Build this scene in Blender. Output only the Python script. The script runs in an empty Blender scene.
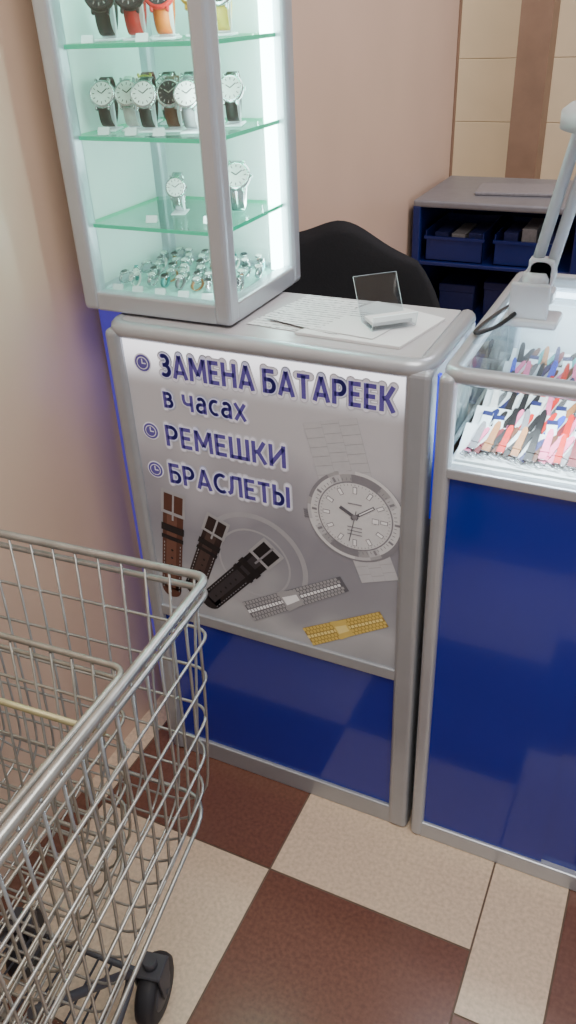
import bpy, bmesh, math, random
from mathutils import Vector, Matrix
random.seed(7)
S = bpy.context.scene
COL = S.collection

# ------------------------------------------------------------------ materials
def srgb(r, g, b):
    f = lambda c: (c/255/12.92) if c/255 <= .04045 else ((c/255+.055)/1.055)**2.4
    return (f(r), f(g), f(b), 1)

def mat(name, rgb, rough=.5, metal=0, emit=0, ecol=None, noise=0, nscale=30, bump=0, spec=.5, coat=0):
    m = bpy.data.materials.new(name); m.use_nodes = True
    nt = m.node_tree; b = nt.nodes['Principled BSDF']
    c = srgb(*rgb)
    b.inputs['Base Color'].default_value = c
    b.inputs['Roughness'].default_value = rough
    b.inputs['Metallic'].default_value = metal
    b.inputs['Specular IOR Level'].default_value = spec
    b.inputs['Coat Weight'].default_value = coat
    if emit:
        b.inputs['Emission Color'].default_value = srgb(*ecol) if ecol else c
        b.inputs['Emission Strength'].default_value = emit
    if noise or bump:
        tc = nt.nodes.new('ShaderNodeTexCoord')
        n = nt.nodes.new('ShaderNodeTexNoise'); n.inputs['Scale'].default_value = nscale
        n.inputs['Detail'].default_value = 4
        nt.links.new(tc.outputs['Object'], n.inputs['Vector'])
        if noise:
            mr = nt.nodes.new('ShaderNodeMapRange')
            mr.inputs['From Min'].default_value = .3; mr.inputs['From Max'].default_value = .7
            mr.inputs['To Min'].default_value = 1-noise; mr.inputs['To Max'].default_value = 1+noise
            nt.links.new(n.outputs['Fac'], mr.inputs['Value'])
            mx = nt.nodes.new('ShaderNodeVectorMath'); mx.operation = 'SCALE'
            mx.inputs[0].default_value = c[:3]
            nt.links.new(mr.outputs['Result'], mx.inputs['Scale'])
            nt.links.new(mx.outputs['Vector'], b.inputs['Base Color'])
        if bump:
            bp = nt.nodes.new('ShaderNodeBump'); bp.inputs['Strength'].default_value = bump
            bp.inputs['Distance'].default_value = .002
            nt.links.new(n.outputs['Fac'], bp.inputs['Height'])
            nt.links.new(bp.outputs['Normal'], b.inputs['Normal'])
    return m

def glassmat(name, tint=(248, 253, 252), rough=.03, base=.03, k=.55):
    m = bpy.data.materials.new(name); m.use_nodes = True
    nt = m.node_tree; nt.nodes.clear()
    o = nt.nodes.new('ShaderNodeOutputMaterial')
    t = nt.nodes.new('ShaderNodeBsdfTransparent'); t.inputs['Color'].default_value = srgb(*tint)
    g = nt.nodes.new('ShaderNodeBsdfGlossy'); g.inputs['Roughness'].default_value = rough
    lw = nt.nodes.new('ShaderNodeLayerWeight'); lw.inputs['Blend'].default_value = .5
    pw_ = nt.nodes.new('ShaderNodeMath'); pw_.operation = 'POWER'; pw_.inputs[1].default_value = 5
    nt.links.new(lw.outputs['Facing'], pw_.inputs[0])
    ma = nt.nodes.new('ShaderNodeMath'); ma.operation = 'MULTIPLY_ADD'; ma.inputs[1].default_value = k; ma.inputs[2].default_value = base
    nt.links.new(pw_.outputs[0], ma.inputs[0])
    mx = nt.nodes.new('ShaderNodeMixShader')
    nt.links.new(ma.outputs[0], mx.inputs['Fac'])
    nt.links.new(t.outputs[0], mx.inputs[1]); nt.links.new(g.outputs[0], mx.inputs[2])
    nt.links.new(mx.outputs[0], o.inputs['Surface'])
    return m

M = {}
M['wall'] = mat('painted_plaster', (212, 184, 163), .36, noise=.035, nscale=3, bump=.05)
M['wallback'] = mat('beige_panel', (220, 200, 168), .5, noise=.04, nscale=5)
M['trim'] = mat('brown_trim', (142, 114, 94), .45, noise=.1, nscale=12)
M['ceil'] = mat('ceiling_paint', (225, 220, 212), .8, noise=.02)
M['tile_l'] = mat('cream_tile', (212, 190, 166), .24, noise=.14, nscale=130)
M['tile_d'] = mat('brown_tile', (110, 74, 62), .24, noise=.18, nscale=130)
M['grout'] = mat('grout', (104, 86, 74), .8, noise=.1)
M['alu'] = mat('anodised_aluminium', (172, 178, 186), .4, .55, noise=.04, nscale=20)
M['alu2'] = mat('satin_aluminium', (182, 188, 196), .34, .5, noise=.03, nscale=20)
M['blue'] = mat('blue_laminate', (10, 38, 152), .14, noise=.05, nscale=4, coat=.3)
M['bluedark'] = mat('blue_plastic', (22, 36, 100), .35, noise=.05)
M['topgrey'] = mat('grey_laminate', (176, 174, 178), .3, noise=.03, nscale=40)
M['white'] = mat('white_board', (226, 231, 234), .5, noise=.02)
M['whitelit'] = mat('white_backing', (208, 220, 218), .5, noise=.02, emit=.03)
M['tealfloor'] = mat('teal_tinted_board', (158, 206, 200), .3, noise=.2, nscale=60)
M['led'] = mat('led_white', (225, 255, 250), .5, emit=20, noise=.01)
M['led2'] = mat('led_cold', (225, 240, 255), .5, emit=10, noise=.01)
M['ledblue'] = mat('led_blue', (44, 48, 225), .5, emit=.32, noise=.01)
M['ledblue2'] = mat('led_blue_bright', (60, 50, 255), .5, emit=4, noise=.01)
M['wallglow'] = mat('violet_wall_glow', (96, 84, 205), .5, emit=.30, noise=.05)  # emissive colour imitating violet LED light on the wall
M['glass'] = glassmat('clear_glass', base=.045)
M['glassshelf'] = glassmat('shelf_glass', (206, 238, 228))
M['acryl'] = glassmat('acrylic', (240, 244, 246), base=.10)
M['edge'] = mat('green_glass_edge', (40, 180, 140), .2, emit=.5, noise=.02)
M['edge2'] = mat('acrylic_edge', (225, 235, 238), .2, noise=.02, emit=.15)
M['chrome'] = mat('zinc_wire', (168, 170, 168), .36, .8, noise=.16, nscale=40)
M['chrome2'] = mat('worn_wire', (164, 163, 155), .38, .75, noise=.15, nscale=40)
M['chrome3'] = mat('yellowed_wire', (164, 156, 118), .45, .4, noise=.2, nscale=40)
M['rubber'] = mat('rubber', (40, 40, 45), .6, noise=.1)
M['hub'] = mat('grey_plastic', (66, 66, 72), .5, noise=.05)
M['black'] = mat('black_fabric', (14, 14, 19), .9, noise=.2, nscale=200, bump=.3)
M['blackp'] = mat('black_plastic', (22, 22, 24), .4, noise=.05)
M['lampw'] = mat('lamp_enamel', (172, 175, 180), .35, noise=.02)
M['steel'] = mat('steel', (205, 205, 208), .25, .9, noise=.04)
M['gold'] = mat('gold', (212, 170, 80), .28, .9, noise=.05)
M['dialw'] = mat('white_dial', (240, 240, 236), .4, noise=.01)
M['dialb'] = mat('black_dial', (24, 24, 30), .4, noise=.01)
M['ink'] = mat('black_ink', (30, 30, 38), .5, noise=.01)
M['handle'] = mat('handle_plastic', (190, 60, 30), .4, noise=.05)
for k, c in dict(black=(26, 24, 26), brown=(92, 50, 30), red=(200, 32, 24), orange=(236, 120, 30), tan=(168, 112, 70),
                 white=(232, 228, 224), pink=(226, 110, 150), navy=(34, 40, 92), grey=(132, 130, 134), maroon=(112, 30, 40), teal=(60, 150, 150), yellow=(226, 196, 80), blue=(40, 70, 190)).items():
    M['s_'+k] = mat('leather_'+k, c, .5, noise=.12, nscale=80)

# ------------------------------------------------------------------ mesh helpers
def box(bm, a, b, bev=0, seg=2, mi=0):
    a = Vector(a); b = Vector(b)
    r = bmesh.ops.create_cube(bm, size=1)
    vs = r['verts']
    for v in vs:
        v.co = Vector(((a[i]+b[i])/2 + v.co[i]*(b[i]-a[i])) for i in range(3))
    fs = list({f for v in vs for f in v.link_faces})
    for f in fs: f.material_index = mi
    if bev:
        es = list({e for v in vs for e in v.link_edges})
        r = bmesh.ops.bevel(bm, geom=es, offset=bev, segments=seg, profile=.5, affect='EDGES')
        for f in r['faces']: f.material_index = mi
    return vs

def fillet(pts, r, n=4):
    pts = [Vector(p) for p in pts]
    out = [pts[0]]
    for i in range(1, len(pts)-1):
        p = pts[i]; a = pts[i-1]-p; b = pts[i+1]-p
        rr = min(r, a.length*.45, b.length*.45)
        pa = p+a.normalized()*rr; pb = p+b.normalized()*rr
        for k in range(n+1):
            t = k/n
            out.append(pa*(1-t)**2+p*2*t*(1-t)+pb*t*t)
    out.append(pts[-1]); return out

def tube(bm, pts, r, seg=6, closed=False, mi=0):
    pts = [Vector(p) for p in pts]
    n = len(pts); rings = []
    prev = None
    for i, p in enumerate(pts):
        if closed: t = (pts[(i+1) % n]-pts[i-1]).normalized()
        elif i == 0: t = (pts[1]-p).normalized()
        elif i == n-1: t = (p-pts[-2]).normalized()
        else: t = (pts[i+1]-pts[i-1]).normalized()
        if prev is None:
            ref = Vector((0, 0, 1)) if abs(t.z) < .9 else Vector((1, 0, 0))
            u = t.cross(ref).normalized()
        else:
            u = (prev - t*prev.dot(t)).normalized()
        prev = u; w = t.cross(u)
        rings.append([bm.verts.new(p+(u*math.cos(2*math.pi*k/seg)+w*math.sin(2*math.pi*k/seg))*r) for k in range(seg)])
    m = n if closed else n-1
    for i in range(m):
        A = rings[i]; B = rings[(i+1) % n]
        for k in range(seg):
            f = bm.faces.new((A[k], A[(k+1) % seg], B[(k+1) % seg], B[k])); f.material_index = mi; f.smooth = True
    if not closed:
        f = bm.faces.new(rings[0][::-1]); f.material_index = mi
        f = bm.faces.new(rings[-1]); f.material_index = mi

def lathe(bm, prof, center, axis='z', seg=24, mi=0, smooth=True):
    c = Vector(center); rings = []
    def P(r, h, a):
        x, y = r*math.cos(a), r*math.sin(a)
        return c+{'z': Vector((x, y, h)), 'y': Vector((x, h, y)), 'x': Vector((h, x, y))}[axis]
    for r, h in prof:
        rings.append([bm.verts.new(P(max(r, 1e-4), h, 2*math.pi*k/seg)) for k in range(seg)])
    for i in range(len(rings)-1):
        for k in range(seg):
            f = bm.faces.new((rings[i][k], rings[i][(k+1) % seg], rings[i+1][(k+1) % seg], rings[i+1][k]))
            f.material_index = mi; f.smooth = smooth
    bm.faces.new(rings[0][::-1]).material_index = mi
    bm.faces.new(rings[-1]).material_index = mi

def to_mesh(bm, name, mats):
    bmesh.ops.recalc_face_normals(bm, faces=bm.faces[:])
    me = bpy.data.meshes.new(name); bm.to_mesh(me); bm.free()
    for m in (mats if isinstance(mats, (list, tuple)) else [mats]): me.materials.append(m)
    return me

def empty(name, loc, label, cat, group=None, rz=0, rot=None):
    o = bpy.data.objects.new(name, None); o.empty_display_size = .05
    o.location = loc; o.rotation_euler = rot if rot else (0, 0, rz)
    COL.objects.link(o); o['label'] = label; o['category'] = cat
    if group: o['group'] = group
    return o

def link(name, me, parent=None, loc=(0, 0, 0), rot=(0, 0, 0), label=None, cat=None, kind=None, group=None):
    o = bpy.data.objects.new(name, me); COL.objects.link(o)
    o.location = loc; o.rotation_euler = rot
    if parent: o.parent = parent
    if label: o['label'] = label
    if cat: o['category'] = cat
    if kind: o['kind'] = kind
    if group: o['group'] = group
    return o

def part(bm, name, mats, parent, label=None):
    me = to_mesh(bm, name, mats)
    me.transform(Matrix.Translation(-parent.location))
    return link(name, me, parent, label=label)

def boxes(name, lst, mats, parent, bev=0, label=None, seg=2):
    o = None
    for a, b in lst:
        bm = bmesh.new(); box(bm, a, b, bev, seg)
        o = part(bm, name, mats, parent, label)
    return o

def struct(name, a, b, m, cat='wall', label=''):
    bm = bmesh.new(); box(bm, a, b)
    return link(name, to_mesh(bm, name, m), kind='structure', cat=cat, label=label)

# ------------------------------------------------------------------ room
WX = -.965
bm = bmesh.new()
def quad(bm, x0, x1, y0, y1, z, mi):
    vs = [bm.verts.new(p) for p in ((x0, y0, z), (x1, y0, z), (x1, y1, z), (x0, y1, z))]
    bm.faces.new(vs).material_index = mi
quad(bm, -4, 4, -2.5, 6, -.002, 0)
g = .0018
for i in range(-9, 1):
    for j in range(-9, 13):
        x0 = -.503+.4015*i; x1 = x0+.4015; y0 = .841+.4*j; y1 = y0+.4
        quad(bm, x0+g, x1-g, y0+g, y1-g, 0, 1 if (i+j) % 2 == 0 else 2)
xs = [-.1015, .040]+[.040+.4*k for k in range(1, 10)]
for i in range(len(xs)-1):
    for j in range(-9, 13):
        y0 = .725+.4*j
        quad(bm, xs[i]+g, xs[i+1]-g, y0+g, y0+.4-g, 0, 1 if (i+j) % 2 == 0 else 2)
link('floor', to_mesh(bm, 'floor', [M['grout'], M['tile_l'], M['tile_d']]), kind='structure', cat='floor',
     label='brown and cream speckled square floor tiles')
struct('wall_left', (WX-.12, -2.5, 0), (WX, 3.57, 3), M['wall'], label='pinkish beige smooth painted wall')
bm = bmesh.new()
box(bm, (-4, 4.62, 0), (4, 4.7, 3))
z = .02
while z < 2.95:
    x = -3.9
    while x < 3.9:
        box(bm, (x, 4.6, z), (x+1.19, 4.625, z+.285), .002, 1); x += 1.194
    z += .287
link('wall_back', to_mesh(bm, 'wall_back', M['wallback']), kind='structure', cat='wall', label='beige panelled wall with horizontal joints')
struct('trim_1', (-.86, 4.2, 0), (-.72, 4.36, 3), M['trim'], 'trim', 'brown upright door frame post')
struct('trim_2', (WX-.13, 3.572, 0), (WX+.004, 3.60, 3), M['trim'], 'trim', 'brown edge strip on wall end')
struct('ceiling', (-4, -2.5, 3), (4, 4.7, 3.08), M['ceil'], 'ceiling', 'plain off-white ceiling')

# ------------------------------------------------------------------ counter cabinet
CX0, CX1, CY0, CY1, CT = -.850, -.286, 1.032, 1.285, 1.015
C = empty('counter_cabinet', ((CX0+CX1)/2, (CY0+CY1)/2, 0), 'narrow silver-framed cabinet with lit poster and blue lower panel', 'cabinet')
pw = .03
posts = [((CX0, CY0, 0), (CX0+pw, CY0+pw, CT-.012)), ((CX1-.04, CY0, 0), (CX1, CY0+.04, CT-.012)),
         ((CX0, CY1-pw, 0), (CX0+pw, CY1, CT-.012)), ((CX1-pw, CY1-pw, 0), (CX1, CY1, CT-.012))]
boxes('frame_post', posts, M['alu'], C, .01, seg=4)
boxes('frame_rail', [((CX0+pw-.005, CY0+.004, .40), (CX1-.035, CY0+.024, .425)), ((CX0+pw-.005, CY0+.004, .0), (CX1-.035, CY0+.024, .05)),
                     ((CX0+.004, CY0+pw, 0), (CX0+.024, CY1-pw, .04)), ((CX1-.024, CY0+.035, 0), (CX1-.004, CY1-pw, .04))], M['alu'], C, .003)
boxes('blue_panel', [((CX0+pw-.004, CY0+.012, .045), (CX1-.036, CY0+.018, .405))], M['blue'], C, label='glossy dark blue laminate panel')
boxes('side_panel', [((CX0+.010, CY0+.02, .03), (CX0+.016, CY1-.02, CT-.03)), ((CX1-.016, CY0+.03, .03), (CX1-.010, CY1-.02, CT-.03)),
                     ((CX0+.02, CY1-.016, .03), (CX1-.02, CY1-.010, CT-.03))], M['alu'], C)
boxes('worktop', [((CX0+.018, CY0+.018, CT-.01), (CX1-.024, CY1-.012, CT))], M['topgrey'], C, .001)
bm = bmesh.new()
path = fillet([(CX0+.014, CY1-.01, CT-.0125), (CX0+.014, CY0+.012, CT-.0125), (CX1-.014, CY0+.012, CT-.0125), (CX1-.014, CY1-.01, CT-.0125)], .03, 6)
tube(bm, path, .0145, 12)
part(bm, 'top_edging', M['alu2'], C)
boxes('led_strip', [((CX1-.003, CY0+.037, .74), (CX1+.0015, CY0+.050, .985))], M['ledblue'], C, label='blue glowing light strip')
boxes('led_strip', [((CX0-.003, CY0+.07, .80), (CX0+.001, CY0+.078, .985))], M['ledblue2'], C, label='blue glowing light strip')
boxes('wall_glow_sheet', [((CX0-.106, CY0+.128, 0), (CX0-.001, CY0+.132, 1.0))], M['wallglow'], C, label='added emissive sheet imitating violet LED glow on the wall')  # added sheet: its emission stands in for LED glow on the wall

# poster
PX0, PX1, PZ0, PZ1 = CX0+.027, CX1-.039, .424, .992
PY = CY0+.010
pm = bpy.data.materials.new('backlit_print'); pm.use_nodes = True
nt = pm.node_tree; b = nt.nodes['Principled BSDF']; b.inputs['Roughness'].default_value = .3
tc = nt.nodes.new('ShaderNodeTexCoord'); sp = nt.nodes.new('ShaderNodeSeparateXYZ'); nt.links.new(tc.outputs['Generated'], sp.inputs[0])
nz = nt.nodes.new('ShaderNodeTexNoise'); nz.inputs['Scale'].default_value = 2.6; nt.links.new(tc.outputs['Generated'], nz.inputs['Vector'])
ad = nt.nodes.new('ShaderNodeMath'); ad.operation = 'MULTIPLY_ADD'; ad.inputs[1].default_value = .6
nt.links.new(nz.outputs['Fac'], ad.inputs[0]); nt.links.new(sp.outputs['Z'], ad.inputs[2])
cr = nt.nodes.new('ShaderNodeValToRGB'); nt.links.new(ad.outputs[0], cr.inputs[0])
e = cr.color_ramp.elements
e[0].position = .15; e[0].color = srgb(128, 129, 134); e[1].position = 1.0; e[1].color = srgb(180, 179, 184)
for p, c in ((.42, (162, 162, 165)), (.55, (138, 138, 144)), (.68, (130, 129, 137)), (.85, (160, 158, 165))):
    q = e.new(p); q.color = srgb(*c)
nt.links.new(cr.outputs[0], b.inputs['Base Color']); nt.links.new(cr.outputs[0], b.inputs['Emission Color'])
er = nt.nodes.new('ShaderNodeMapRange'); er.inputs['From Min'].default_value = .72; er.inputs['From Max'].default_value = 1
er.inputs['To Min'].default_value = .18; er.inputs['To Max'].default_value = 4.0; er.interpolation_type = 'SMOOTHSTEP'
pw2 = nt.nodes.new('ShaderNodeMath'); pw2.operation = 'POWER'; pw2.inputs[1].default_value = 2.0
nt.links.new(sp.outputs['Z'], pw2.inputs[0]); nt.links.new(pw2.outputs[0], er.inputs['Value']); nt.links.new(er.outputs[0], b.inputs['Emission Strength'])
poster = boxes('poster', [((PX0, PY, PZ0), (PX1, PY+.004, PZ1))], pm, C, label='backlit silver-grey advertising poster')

def pmat(n, rgb, e=.1): return mat('print_'+n, rgb, .35, emit=e, noise=.04, nscale=60)
P = dict(ink=pmat('indigo', (88, 78, 152), .14), halo=pmat('halo', (208, 206, 216), .32), halo2=pmat('halo_soft', (184, 183, 190), .28), brown=pmat('brown', (88, 54, 44), .03), brown2=pmat('brown_light', (112, 76, 64), .03),
         dark=pmat('dark', (44, 32, 34), .02), dark2=pmat('dark_light', (72, 56, 54), .02),
         black=pmat('black', (26, 25, 30), .02), black2=pmat('black_light', (54, 52, 58), .02), silver=pmat('silver', (158, 158, 162), .1), sdark=pmat('shade', (96, 96, 104), .08),
         white=pmat('white', (200, 200, 202), .16), gold=pmat('gold', (222, 204, 132), .16), gdark=pmat('gold_shade', (160, 132, 66), .06), gmid=pmat('gold_mid', (206, 180, 98), .12),
         pale=pmat('pale', (160, 159, 164), .15), mid=pmat('mid', (178, 178, 182), .16), grey=pmat('grey', (130, 129, 136), .1), edge=pmat('edge', (224, 224, 226), .2))

def clip(poly):
    def cl(poly, ins, inter):
        out = []
        for i in range(len(poly)):
            a, b_ = poly[i-1], poly[i]
            if ins(b_):
                if not ins(a): out.append(inter(a, b_))
                out.append(b_)
            elif ins(a): out.append(inter(a, b_))
        return out
    for ax, lim, sg in ((0, PX0+.001, 1), (0, PX1-.001, -1), (1, PZ0+.001, 1), (1, PZ1-.001, -1)):
        poly = cl(poly, lambda p: sg*(p[ax]-lim) >= 0, lambda a, b_: tuple(a[k]+(b_[k]-a[k])*((lim-a[ax])/(b_[ax]-a[ax])) for k in (0, 1)))
        if len(poly) < 3: return []
    return poly
def flat(bm, poly, layer, mi=0):
    poly = clip(poly)
    if len(poly) < 3: return
    y = PY-.0003*(layer+1)
    bm.faces.new([bm.verts.new((p[0], y, p[1])) for p in poly]).material_index = mi
def pend(bm, name, mats, label=None):
    me = bpy.data.meshes.new(name); bm.normal_update()
    for f in bm.faces:
        if f.normal.y > 0: f.normal_flip()
    bm.to_mesh(me); bm.free()
    for m in mats: me.materials.append(m)
    me.transform(Matrix.Translation(-C.location))
    o = link(name, me, poster, label=label); return o
def circ(cx, cz, r, n=40, ax=1): return [(cx+r*ax*math.cos(2*math.pi*k/n), cz+r*math.sin(2*math.pi*k/n)) for k in range(n)]
def bar(cx, cz, dx, dz, l0, l1, w, w2=None):
    if w2 is None: w2 = w
    L = math.hypot(dx, dz); dx /= L; dz /= L; nx, nz_ = -dz, dx
    return [(cx+dx*l0+nx*w/2, cz+dz*l0+nz_*w/2), (cx+dx*l1+nx*w2/2, cz+dz*l1+nz_*w2/2), (cx+dx*l1-nx*w2/2, cz+dz*l1-nz_*w2/2), (cx+dx*l0-nx*w/2, cz+dz*l0-nz_*w/2)]

# lettering drawn as strokes: cap height 1
def arc(cx, cz, rx, rz_, a0, a1, n=14):
    return [(cx+rx*math.cos(math.radians(a0+(a1-a0)*k/n)), cz+rz_*math.sin(math.radians(a0+(a1-a0)*k/n))) for k in range(n+1)]
G = {
 'А': (.82, [[(.09, 0), (.41, 1)], [(.41, 1), (.73, 0)], [(.2, .27), (.62, .27)]]),
 'Б': (.66, [[(.1, 0), (.1, 1)], [(.1, .915), (.58, .915)], [(.1, .57), (.34, .57)]+arc(.34, .33, .225, .24, 90, -90)+[(.1, .09)]]),
 'Е': (.60, [[(.1, 0), (.1, 1)], [(.1, .915), (.55, .915)], [(.1, .51), (.50, .51)], [(.1, .085), (.56, .085)]]),
 'З': (.60, [arc(.27, .72, .21, .195, 130, -90)+arc(.28, .305, .235, .22, 90, -135), [(.17, .525), (.28, .525)]]),
 'И': (.78, [[(.1, 0), (.1, 1)], [(.68, 0), (.68, 1)], [(.1, .12), (.68, .88)]]),
 'К': (.70, [[(.1, 0), (.1, 1)], [(.14, .5), (.34, .56), (.60, 1)], [(.30, .54), (.63, 0)]]),
 'Л': (.76, [[(.66, 0), (.66, 1)], [(.66, .915), (.25, .915)], [(.25, .96), (.22, .4), (.17, .18), (.02, .085)]]),
 'М': (.92, [[(.1, 0), (.12, 1)], [(.14, .97), (.46, .25)], [(.46, .25), (.78, .97)], [(.80, 1), (.82, 0)]]),
 'Н': (.76, [[(.1, 0), (.1, 1)], [(.66, 0), (.66, 1)], [(.1, .52), (.66, .52)]]),
 'Р': (.66, [[(.1, 0), (.1, 1)], [(.1, .915), (.33, .915)]+arc(.33, .665, .235, .25, 90, -90)+[(.1, .415)]]),
 'С': (.66, [arc(.42, .5, .33, .415, 55, 305, 20)]),
 'Т': (.66, [[(.03, .915), (.63, .915)], [(.33, 0), (.33, .95)]]),
 'Ш': (.98, [[(.1, 0), (.1, 1)], [(.49, 0), (.49, 1)], [(.88, 0), (.88, 1)], [(.1, .085), (.88, .085)]]),
 'Ы': (.86, [[(.1, 0), (.1, 1)], [(.1, .60), (.28, .60)]+arc(.28, .345, .22, .255, 90, -90)+[(.1, .09)], [(.76, 0), (.76, 1)]]),
 'в': (.54, [[(.09, 0), (.09, .74)], [(.09, .66), (.27, .66)]+arc(.27, .53, .12, .13, 90, -90)+[(.12, .40)], [(.27, .40)]+arc(.28, .24, .15, .155, 90, -90)+[(.09, .085)]]),
 'ч': (.56, [[(.47, 0), (.47, .74)], [(.09, .74), (.09, .5), (.13, .37), (.24, .31), (.47, .33)]]),
 'а': (.54, [[(.45, 0), (.45, .46)]+arc(.28, .46, .17, .20, 0, 135), [(.45, .41), (.25, .40)]+arc(.24, .235, .155, .165, 90, 270)+[(.30, .08), (.45, .17)]]),
 'с': (.48, [arc(.31, .37, .23, .295, 60, 300, 18)]),
 'х': (.56, [[(.05, 0), (.50, .74)], [(.05, .74), (.50, 0)]]),
 ' ': (.22, [])}
def text(s, x, z, w, h, sw=.19):
    tot = sum(G[c][0]+.09 for c in s)-.09
    sx = w/tot
    strokes = []; cx = 0
    for c in s:
        for st in G[c][1]: strokes.append([(x+(cx+p[0])*sx, z+p[1]*h) for p in st])
        cx += G[c][0]+.09
    def draw(nm, wd, ly, m_, rnd):
        bm = bmesh.new()
        for st in strokes:
            for i in range(len(st)-1):
                a, b_ = st[i], st[i+1]; L = math.hypot(b_[0]-a[0], b_[1]-a[1])
                if L < 1e-6: continue
                flat(bm, bar(a[0], a[1], b_[0]-a[0], b_[1]-a[1], 0, L, wd), ly, 0)
            for i in range(len(st)):
                if rnd or 0 < i < len(st)-1: flat(bm, circ(*st[i], wd/2, 14), ly+.03, 0)
        pend(bm, nm, [m_])
    draw('lettering_halo', sw*h+.0085, 2, P['halo2'], True)
    draw('lettering_halo', sw*h+.0040, 4, P['halo'], True)
    draw('lettering', sw*h, 6, P['ink'], False)
text('ЗАМЕНА БАТАРЕЕК', -.750, .930, .410, .041, .182)
text('в часах', -.752, .873, .160, .041, .155)
text('РЕМЕШКИ', -.757, .799, .233, .041, .182)
text('БРАСЛЕТЫ', -.760, .723, .240, .041, .182)
for cx, cz in ((-.784, .949), (-.787, .822), (-.789, .744)):
    bm = bmesh.new()
    flat(bm, circ(cx, cz, .0172), 3, 1); flat(bm, circ(cx, cz, .0148), 5, 0)
    flat(bm, circ(cx, cz, .0112), 6, 1); flat(bm, circ(cx, cz, .0096), 7, 0)
    flat(bm, bar(cx, cz, 0, 1, -.001, .008, .0022), 8, 1); flat(bm, bar(cx, cz, 1, 0, -.001, .007, .0022), 8, 1)
    pend(bm, 'clock_symbol', [P['ink'], P['halo']])
# faint large watch outline in the background of the print
bm = bmesh.new(); n = 60
fc = (-.60, .585)
for ra, rb in ((.108, .098), (.074, .070)):
    for k in range(n):
        a0 = 2*math.pi*k/n; a1 = 2*math.pi*(k+1)/n
        flat(bm, [(fc[0]+ra*math.cos(a0), fc[1]+ra*math.sin(a0)), (fc[0]+ra*math.cos(a1), fc[1]+ra*math.sin(a1)), (fc[0]+rb*math.cos(a1), fc[1]+rb*math.sin(a1)), (fc[0]+rb*math.cos(a0), fc[1]+rb*math.sin(a0))], 0, 0)
pend(bm, 'faint_watch_print', [pmat('faint', (158, 157, 162), .14)])
# printed wrist watch
wc = (-.403, .733)
dU = (-.042, .16); dD = (.055, -.145)
bm = bmesh.new()
def link_strap(d, l0, l1, w_, mm):
    flat(bm, bar(*wc, *d, l0, l1, w_), 1, mm[0])
    L = math.hypot(*d); ux, uz = d[0]/L, d[1]/L; nx, nz_ = -uz, ux
    k = l0; step = .0165
    while k < l1-.004:
        for s, ww, mi_, o in ((-.33, .33, mm[1], 0), (0, .32, mm[2], .005), (.33, .33, mm[1], 0)):
            e1 = min(k+o+step-.0010, l1)
            if e1 > k+o: flat(bm, bar(wc[0]+nx*w_*s, wc[1]+nz_*w_*s, *d, k+o, e1, w_*ww), 2, mi_)
        k += step
link_strap(dU, .03, .172, .094, (2, 6, 6)); link_strap(dD, .03, .128, .070, (2, 6, 6))
flat(bm, bar(wc[0], wc[1], -1, -.15, .07, .093, .018), 2, 3)
for k in range(4): flat(bm, bar(wc[0], wc[1]-.006+.004*k, -1, -.15, .084, .093, .0012), 3, 1)
n = 72
flat(bm, circ(wc[0]+.001, wc[1]-.002, .0864, 60), 3, 3)
for k in range(n):
    a0 = 2*math.pi*k/n; a1 = 2*math.pi*(k+1)/n
    for ra, rb, ph in ((.0850, .0790, 0), (.0790, .0640, 1.2)):
        t = .5+.5*math.cos(2*(a0-.9+ph)); mi_ = 4 if t > .62 else (6 if t > .3 else (0 if t > .1 else 3))
        flat(bm, [(wc[0]+ra*math.cos(a0), wc[1]+ra*math.sin(a0)), (wc[0]+ra*math.cos(a1), wc[1]+ra*math.sin(a1)), (wc[0]+rb*math.cos(a1), wc[1]+rb*math.sin(a1)), (wc[0]+rb*math.cos(a0), wc[1]+rb*math.sin(a0))], 4, mi_)
for k in range(60):
    a = k*math.pi/30
    flat(bm, bar(*wc, math.sin(a), math.cos(a), .068, .077 if k % 5 == 0 else .073, .0045 if k % 5 == 0 else .0012), 5, 3)
flat(bm, circ(*wc, .0660, 48), 5, 3); flat(bm, circ(*wc, .0635, 48), 6, 4)
for k in range(60):
    a = k*math.pi/30; flat(bm, bar(*wc, math.sin(a), math.cos(a), .0585, .0615, .0009), 7, 3)
for k in range(12):
    a = k*math.pi/6
    flat(bm, bar(*wc, math.sin(a), math.cos(a), .044, .057, .0075), 7, 3)
    flat(bm, bar(*wc, math.sin(a), math.cos(a), .0452, .0558, .005), 8, 7)
flat(bm, bar(*wc, .8, .6, -.008, .042, .0055), 9, 1); flat(bm, bar(*wc, -.8, .45, -.006, .030, .0065), 9, 1)
flat(bm, bar(*wc, .8, .6, .01, .040, .0022), 10, 7)
flat(bm, bar(*wc, -.2, -1, -.012, .05, .0014), 9, 1); flat(bm, circ(*wc, .0048, 16), 10, 3)
flat(bm, bar(wc[0]-.012, wc[1]+.025, 1, 0, 0, .024, .0022), 9, 3)
for k in range(3): flat(bm, bar(wc[0]-.013, wc[1]-.02-.007*k, 1, 0, 0, .026, .0018), 9, 3)
flat(bm, bar(wc[0]+.030, wc[1], 1, 0, 0, .012, .010), 9, 3); flat(bm, bar(wc[0]+.031, wc[1], 1, 0, 0, .010, .008), 10, 7)
pend(bm, 'watch_print', [P['silver'], P['sdark'], P['pale'], P['grey'], P['white'], P['grey'], P['mid'], P['edge']])
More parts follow.
